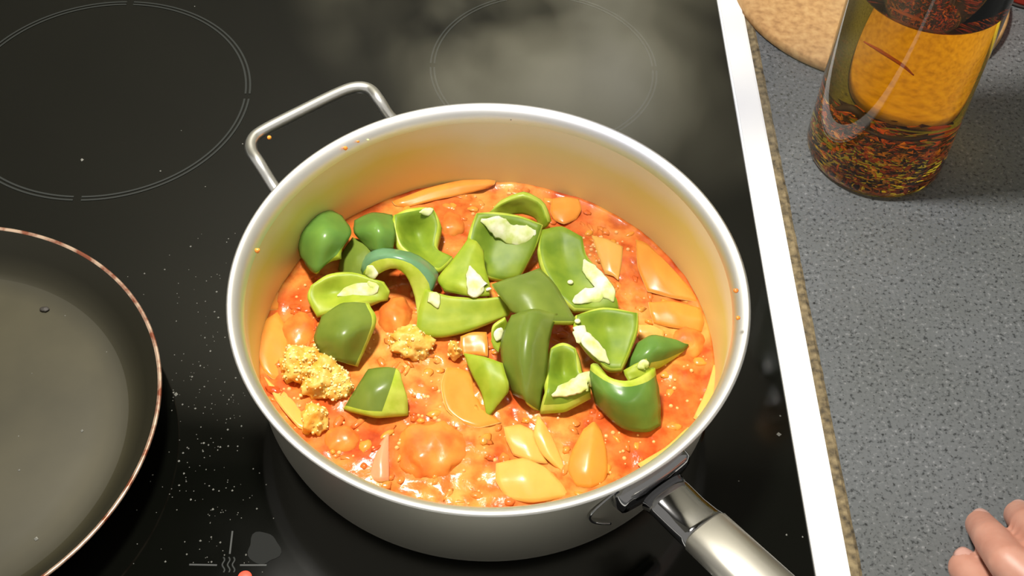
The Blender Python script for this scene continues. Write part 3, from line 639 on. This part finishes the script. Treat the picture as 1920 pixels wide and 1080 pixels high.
def floret(label, parts, ng, seed):
    root = empty('floret', at(parts[0][0], parts[0][1], ZS)); tag(root, label, 'floret', 'yellow crumbly florets in the stew')
    rnd = random.Random(seed); V = []; Fc = []
    for (cx, cy, rx, ry, h) in parts:
        o = lump_mesh('floret_body', cx, cy, rx, ry, h, M['floret'], root, .002, .42, 190, seed); seed += 1
        c = at(cx, cy, ZS)
        vv = [v for v in o.data.vertices if v.co.z > .001]
        for _ in range(ng):
            v = rnd.choice(vv); p = c+v.co; r = rnd.choice([.0004, .0005, .0007, .0010]); s = len(V)
            b2 = bmesh.new(); bmesh.ops.create_icosphere(b2, subdivisions=1, radius=r)
            for q in b2.verts: V.append(p+q.co*rnd.uniform(.6, 1.4))
            for f in b2.faces: Fc.append(tuple(s+q.index for q in f.verts))
            b2.free()
    o = mesh_obj('floret_grains', V, Fc, M['granule'], root); o['kind'] = 'stuff'
    return root
floret('largest crumbly yellow floret in the sauce near the left pan wall', [(568, 688, 40, 30, .009), (606, 712, 40, 34, .008), (634, 730, 26, 22, .006)], 150, 3)
floret('small crumbly yellow floret low at the left below the largest one', [(592, 790, 24, 26, .007)], 40, 11)
floret('orange yellow floret in the sauce under the trough shaped pepper', [(772, 650, 40, 26, .007)], 50, 21)
floret('tiny pale floret crumb left of the slim lime pepper', [(852, 664, 13, 11, .006)], 16, 31)
def lump(label, cx, cy, rx, ry, h, seed):
    o = lump_mesh('sauced_chunk', cx, cy, rx, ry, h, M['lump'], None, -.0020, .16, 130, seed); tag(o, label, 'tomato chunk', 'sauce covered chunks')
lump('big sauce covered chunk at the front left of the stew', 808, 842, 66, 50, .008, 1)
lump('sauce covered chunk under the arched pepper strip', 742, 592, 34, 40, .008, 2)
lump('red tomato chunk at the back between lime cup and hollow piece', 848, 420, 26, 30, .005, 3)
lump('sauce covered chunk at the left wall above the largest floret', 560, 620, 34, 40, .005, 4)
lump('sauce covered chunk between the floret and the front rim', 640, 822, 34, 24, .005, 5)
lump('orange chunk in the sauce at the far right by the wall', 1290, 640, 36, 30, .005, 6)

# ------------------------------------------------------------------ frying pan
FP = (-.2684, .3338); RP = .1181
fp = empty('frying_pan', (FP[0], FP[1], 0)); tag(fp, 'shallow dark nonstick frying pan with worn coppery rim at the left', 'pan')
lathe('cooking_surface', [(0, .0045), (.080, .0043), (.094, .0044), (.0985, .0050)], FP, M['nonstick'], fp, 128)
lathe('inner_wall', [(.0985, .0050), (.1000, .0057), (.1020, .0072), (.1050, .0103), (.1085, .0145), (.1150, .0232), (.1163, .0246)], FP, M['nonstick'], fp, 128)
lathe('rim', [(.1163, .0246), (.1172, .0252), (.1180, .0252), (.1184, .0245), (.1180, .0236)], FP, M['panrim'], fp, 128)
lathe('outer_wall', [(.1180, .0236), (.1120, .0150), (.1050, .0055), (.1000, .0015), (.092, .0006), (0, .0006)], FP, M['panout'], fp, 128)
ha = Vector((-.93, -.36, 0)).normalized(); hb = Vector((FP[0], FP[1], 0))
tube('handle', [hb+ha*.112+Vector((0, 0, .015)), hb+ha*.135+Vector((0, 0, .022)), hb+ha*.19+Vector((0, 0, .035)), hb+ha*.27+Vector((0, 0, .045))], [.007, .008, .010, .009], M['bakelite'], fp, 16, 8, True, (Vector((0, 0, 1)), .6))
sp = []
for x, y, r in ((131, 546, .0006), (122, 592, .0004), (154, 808, .0009), (36, 882, .0007), (68, 1011, .0011), (35, 818, .0004), (200, 660, .0004), (60, 700, .0003)): sp.append((at(x, y, .0044), r))
tag(grains('salt_grains', sp, M['salt'], .0044), 'few pale crumbs lying inside the dark frying pan', 'crumbs', kind='stuff')
p = at(84, 582, .0045)
o = lump_mesh('burnt_crumb', 84, 582, 9, 5, .001, M['crumb_dark'], None, 0, .3, 300, 2); o.location = p+Vector((0, 0, .0006)); tag(o, 'dark burnt crumb lying in the frying pan', 'crumb')

# ------------------------------------------------------------------ cork trivet, red tin, oil bottle
TC = (.2655, .692); TR = .0925
tv = empty('cork_trivet', (TC[0], TC[1], 0)); tag(tv, 'round tan cork trivet on the worktop behind the oil bottle', 'trivet')
lathe('cork_disc', [(0, .0006), (TR-.001, .0006), (TR, .0016), (TR, .0075), (TR-.0012, .0085), (0, .0085)], TC, M['cork'], tv, 96)
p = at(1926, 21, 0)
jc = (p.x+.006, p.y+.0268)
jar = empty('red_tin', (jc[0], jc[1], 0)); tag(jar, 'red container standing at the top right corner behind the oil bottle', 'container')
lathe('body', [(0, .0015), (.0245, .0015), (.026, .004), (.026, .055), (.0245, .058), (0, .058)], jc, M['red'], jar, 48)
lathe('base', [(0, 0.0), (.0255, 0.0), (.0265, .0006), (.0265, .0018), (.026, .0022), (0, .0022)], jc, M['darkrub'], jar, 48)
lathe('lid', [(0, .070), (.024, .070), (.0265, .068), (.027, .058), (.0245, .0575), (0, .0575)], jc, M['darkrub'], jar, 48)

BC = (.2410, .5411); BRD = .0412
bt = empty('oil_bottle', (BC[0], BC[1], 0)); tag(bt, 'tall clear glass bottle of amber chilli oil on the worktop', 'bottle')
ro, ri = BRD, BRD-.0026
prof_o = [(0, .0022), (.028, .0014), (.034, .0004), (.0375, .0006), (.0398, .0022), (.0410, .0052), (ro, .009), (ro, .185), (.0402, .198), (.036, .212), (.028, .224), (.019, .236), (.0148, .248), (.0140, .285), (.0155, .286), (.0155, .294), (.0140, .295)]
lv = .1235
# the oil wets the glass and has the same refraction, so the clear cavity starts at the oil surface
prof_i = [(.0115, .295), (.0112, .250), (.0165, .238), (.0255, .225), (.0335, .212), (.0376, .198), (ri, .185), (ri, lv+.0016), (ri-.0006, lv+.0006), (ri-.002, lv), (0, lv)]
lathe('glass_body', prof_o+prof_i, BC, M['bglass'], bt, 96)
ol = lathe('chilli_oil', [(0, .0060), (.028, .0056), (.0346, .0060), (.0374, .0077), (ri, .011), (ri, lv-.0004), (0, lv-.0004)], BC, M['oil'], None, 96); tag(ol, 'amber chilli oil filling the tall glass bottle', 'oil', kind='stuff')
tube('stopper', [Vector((BC[0], BC[1], .275)), Vector((BC[0], BC[1], .290)), Vector((BC[0], BC[1], .310))], [.0105, .0112, .0135], M['cork'], bt, 24)
# chilli sediment: flakes and seeds heaped at the bottom
def flakes(name, n, mats, zmax, rnd):
    V = []; Fc = []; fm = []
    for _ in range(n):
        r = .0355*math.sqrt(rnd.random()); a = rnd.uniform(0, 2*math.pi); z = .0085+zmax*rnd.random()*(1-.35*(r/.0355)*math.sin(a+1.2))
        c = Vector((BC[0]+r*math.cos(a), BC[1]+r*math.sin(a), z)); s = len(V)
        ax = Vector((rnd.uniform(-1, 1), rnd.uniform(-1, 1), rnd.uniform(-.5, .5))).normalized(); bx_ = ax.cross(Vector((rnd.uniform(-1, 1), rnd.uniform(-1, 1), 1))).normalized(); cx = ax.cross(bx_)
        L_, W_, T_ = rnd.uniform(.0012, .0034), rnd.uniform(.0006, .0016), .0004
        for (i, j, k) in ((-1, 0, 0), (0, -1, .8), (1, 0, 0), (0, 1, .8), (0, 0, 1.6), (0, 0, -.6)): V.append(c+ax*i*L_+bx_*j*W_+cx*k*T_)
        for f in ((0, 1, 4), (1, 2, 4), (2, 3, 4), (3, 0, 4), (1, 0, 5), (2, 1, 5), (3, 2, 5), (0, 3, 5)): Fc.append(tuple(s+q for q in f))
        mi = rnd.choices(range(len(mats)), weights=[5, 3, 7, .6])[0]; fm += [mi]*8
    return mesh_obj(name, V, Fc, mats, None, fm, False)
tag(flakes('chilli_flakes', 1500, [M['flake_r'], M['flake_o'], M['flake_d'], M['cseed']], .026, random.Random(5)), 'red chilli flakes and seeds settled in the bottom of the oil bottle', 'chilli flakes', kind='stuff')
def chilli(label, pts, r, mat):
    c = Vector(pts[0]); root = tube('dried_chilli', pts, [r*.4, r, r*.9, r*.3], mat, None, 8, 6); root.data.transform(Matrix.Translation(-c)); root.location = c; tag(root, label, 'chilli')
b0 = Vector((BC[0], BC[1], 0))
chilli('thin red dried chilli strip floating high in the oil', [b0+Vector((-.028, -.012, .098)), b0+Vector((-.020, -.016, .097)), b0+Vector((-.010, -.020, .093)), b0+Vector((-.004, -.022, .088))], .0012, M['flake_r'])
chilli('dark dried chilli stalk lying just above the chilli flakes', [b0+Vector((-.022, -.026, .047)), b0+Vector((-.008, -.031, .046)), b0+Vector((.008, -.031, .047)), b0+Vector((.020, -.027, .047))], .0018, M['flake_d'])
chilli('dark curled chilli bit at the left inside the bottle', [b0+Vector((-.031, -.010, .046)), b0+Vector((-.025, -.017, .054)), b0+Vector((-.018, -.020, .050)), b0+Vector((-.014, -.018, .042))], .0028, M['flake_d'])

# ------------------------------------------------------------------ hand at the lower right corner
def capsule(bm, a, b_, ra, rb, n=14):
    a, b_ = Vector(a), Vector(b_); ax = (b_-a); L_ = ax.length; ax.normalize()
    nrm = ax.cross(Vector((0, 0, 1)));  nrm = nrm if nrm.length > .1 else ax.cross(Vector((0, 1, 0))); nrm.normalize(); bt_ = ax.cross(nrm)
    rings = [(-ra*math.cos(t), ra*math.sin(t)) for t in (.25, .6, 1.0, 1.4)]+[(L_*k/4, ra+(rb-ra)*k/4) for k in (1, 2, 3)]+[(L_+rb*math.sin(t), rb*math.cos(t)) for t in (.1, .5, .95, 1.3)]
    R = [[bm.verts.new(a+ax*s+nrm*math.cos(2*math.pi*i/n)*r+bt_*math.sin(2*math.pi*i/n)*r) for i in range(n)] for s, r in rings]
    for k in range(len(R)-1):
        for i in range(n): j = (i+1) % n; bm.faces.new((R[k][i], R[k][j], R[k+1][j], R[k+1][i]))
    bm.faces.new(R[0][::-1]); bm.faces.new(R[-1])
def P3(x, y, z): return at(x, y, z)
wrist = P3(2190, 1330, .046); elbow = wrist+Vector((.20, -.16, .02))
fing = {  # knuckle, pip, dip, tip
    'index': [P3(1998, 1150, .050), P3(1892, 1056, .044), P3(1858, 1010, .028), P3(1838, 984, .0088)],
    'middle': [P3(2060, 1118, .052), P3(1960, 1022, .046), P3(1928, 985, .028), P3(1910, 966, .0088)],
    'ring': [P3(2118, 1098, .050), P3(2030, 1006, .044), P3(1996, 972, .028), P3(1978, 956, .0088)],
    'little': [P3(2170, 1096, .046), P3(2100, 1022, .038), P3(2070, 996, .024), P3(2054, 984, .0082)]}
bm = bmesh.new()
for k, pts in fing.items():
    s = .88 if k == 'little' else 1.0
    rr = [.0105*s, .0092*s, .0083*s, .0072*s]
    for i in range(3): capsule(bm, pts[i], pts[i+1], rr[i], rr[i+1])
    capsule(bm, wrist.lerp(pts[0], .12), pts[0], .016, .0112*s)
th = [wrist.lerp(fing['index'][0], .35)+Vector((-.012, -.012, -.010)), P3(1916, 1196, .030), P3(1856, 1120, .020), P3(1812, 1066, .0098)]
for i in range(3): capsule(bm, th[i], th[i+1], [.0155, .0112, .0100][i], [.0112, .0100, .0086][i])
capsule(bm, wrist, th[0], .017, .0155)
capsule(bm, wrist, elbow, .0235, .036); capsule(bm, wrist+Vector((.008, .006, 0)), elbow, .0225, .034)
me = bpy.data.meshes.new('hand'); bm.to_mesh(me); bm.free(); me.materials.append(M['hand'])
ho = bpy.data.objects.new('hand_skin', me); C.objects.link(ho)
md = ho.modifiers.new('r', 'REMESH'); md.mode = 'VOXEL'; md.voxel_size = .0014; md.use_smooth_shade = True
md = ho.modifiers.new('s', 'SMOOTH'); md.factor = .5; md.iterations = 5
bpy.context.view_layer.update()
dg = bpy.context.evaluated_depsgraph_get(); me2 = bpy.data.meshes.new_from_object(ho.evaluated_get(dg)); ho.modifiers.clear(); ho.data = me2
me2.polygons.foreach_set('use_smooth', [True]*len(me2.polygons))
if not me2.materials: me2.materials.append(M['hand'])
hr = empty('person', (wrist.x, wrist.y, 0)); tag(hr, 'fingertips of a bare hand resting on the worktop at the lower right', 'person')
me2.transform(Matrix.Translation(-hr.location)); ho.parent = hr; ho.name = 'hand'
for k, pts in list(fing.items())+[('thumb', th)]:
    d = (pts[3]-pts[2]).normalized(); n_ = Vector((0, 0, 1))-d*d.z; n_.normalize(); sd = d.cross(n_); V = []; Fc = []
    base = pts[3]+d*.001; r = .0062 if k != 'thumb' else .0072
    for i in range(7):
        for j in range(7):
            u, v = j/6*2-1, i/6*2-1; ang = u*.85
            wv = 1-.25*max(0, v)**2-.2*max(0, -v)**2
            V.append(base+d*v*.0050+sd*math.sin(ang)*r*wv+n_*(math.cos(ang)*r*1.18-.0004*v*v))
    for i in range(6):
        for j in range(6): Fc.append((i*7+j, i*7+j+1, i*7+j+8, i*7+j+7))
    o = mesh_obj('fingernail', V, Fc, M['nail'], ho)
    sm = o.modifiers.new('t', 'SOLIDIFY'); sm.thickness = .0006

# ------------------------------------------------------------------ steam
m = bpy.data.materials.new('steam'); m.use_nodes = True; nt = m.node_tree; nt.nodes.clear()
out = nt.nodes.new('ShaderNodeOutputMaterial'); vs_ = nt.nodes.new('ShaderNodeVolumeScatter'); nt.links.new(vs_.outputs[0], out.inputs['Volume'])
vs_.inputs['Color'].default_value = (1, .95, .66, 1)
vs_.inputs['Anisotropy'].default_value = 0.1
tc = nt.nodes.new('ShaderNodeTexCoord'); mp = nt.nodes.new('ShaderNodeMapping'); mp.inputs['Scale'].default_value = (1, 1, .7)
nz = nt.nodes.new('ShaderNodeTexNoise'); nz.inputs['Scale'].default_value = 11; nz.inputs['Detail'].default_value = 3; nz.inputs['Distortion'].default_value = .6
nt.links.new(tc.outputs['Object'], mp.inputs[0]); nt.links.new(mp.outputs[0], nz.inputs['Vector'])
mr = nt.nodes.new('ShaderNodeMapRange'); mr.inputs[1].default_value = .44; mr.inputs[2].default_value = .74; mr.inputs[3].default_value = .0; mr.inputs[4].default_value = 1.0
nt.links.new(nz.outputs[0], mr.inputs[0])
# soft fade towards the plume's skin (unit-sphere object coordinates)
ln = nt.nodes.new('ShaderNodeVectorMath'); ln.operation = 'LENGTH'; gen = nt.nodes.new('ShaderNodeTexCoord')
ctr = nt.nodes.new('ShaderNodeVectorMath'); ctr.operation = 'MULTIPLY_ADD'; ctr.inputs[1].default_value = (2, 2, 2); ctr.inputs[2].default_value = (-1, -1, -1)
nt.links.new(gen.outputs['Generated'], ctr.inputs[0]); nt.links.new(ctr.outputs[0], ln.inputs[0])
fd = nt.nodes.new('ShaderNodeMapRange'); fd.inputs[1].default_value = 1.0; fd.inputs[2].default_value = .35; fd.inputs[3].default_value = 0; fd.inputs[4].default_value = 1; nt.links.new(ln.outputs['Value'], fd.inputs[0])
mu = nt.nodes.new('ShaderNodeMath'); mu.operation = 'MULTIPLY'; nt.links.new(mr.outputs[0], mu.inputs[0]); nt.links.new(fd.outputs[0], mu.inputs[1])
mu2 = nt.nodes.new('ShaderNodeMath'); mu2.operation = 'MULTIPLY'; mu2.inputs[1].default_value = 15.0; nt.links.new(mu.outputs[0], mu2.inputs[0]); nt.links.new(mu2.outputs[0], vs_.inputs['Density'])
bm = bmesh.new(); bmesh.ops.create_icosphere(bm, subdivisions=4, radius=1)
A0, A1 = Vector((.050, .46, .03)), Vector((.080, .60, .28))
for v in bm.verts:
    t = (v.co.z+1)/2; c = A0.lerp(A1, t); v.co = Vector((v.co.x*.168, v.co.y*.132, 0))+c
me = bpy.data.meshes.new('steam'); bm.to_mesh(me); bm.free(); me.materials.append(m)
so = bpy.data.objects.new('steam', me); C.objects.link(so); tag(so, 'pale steam drifting up and back from the hot stew', 'steam', kind='stuff')
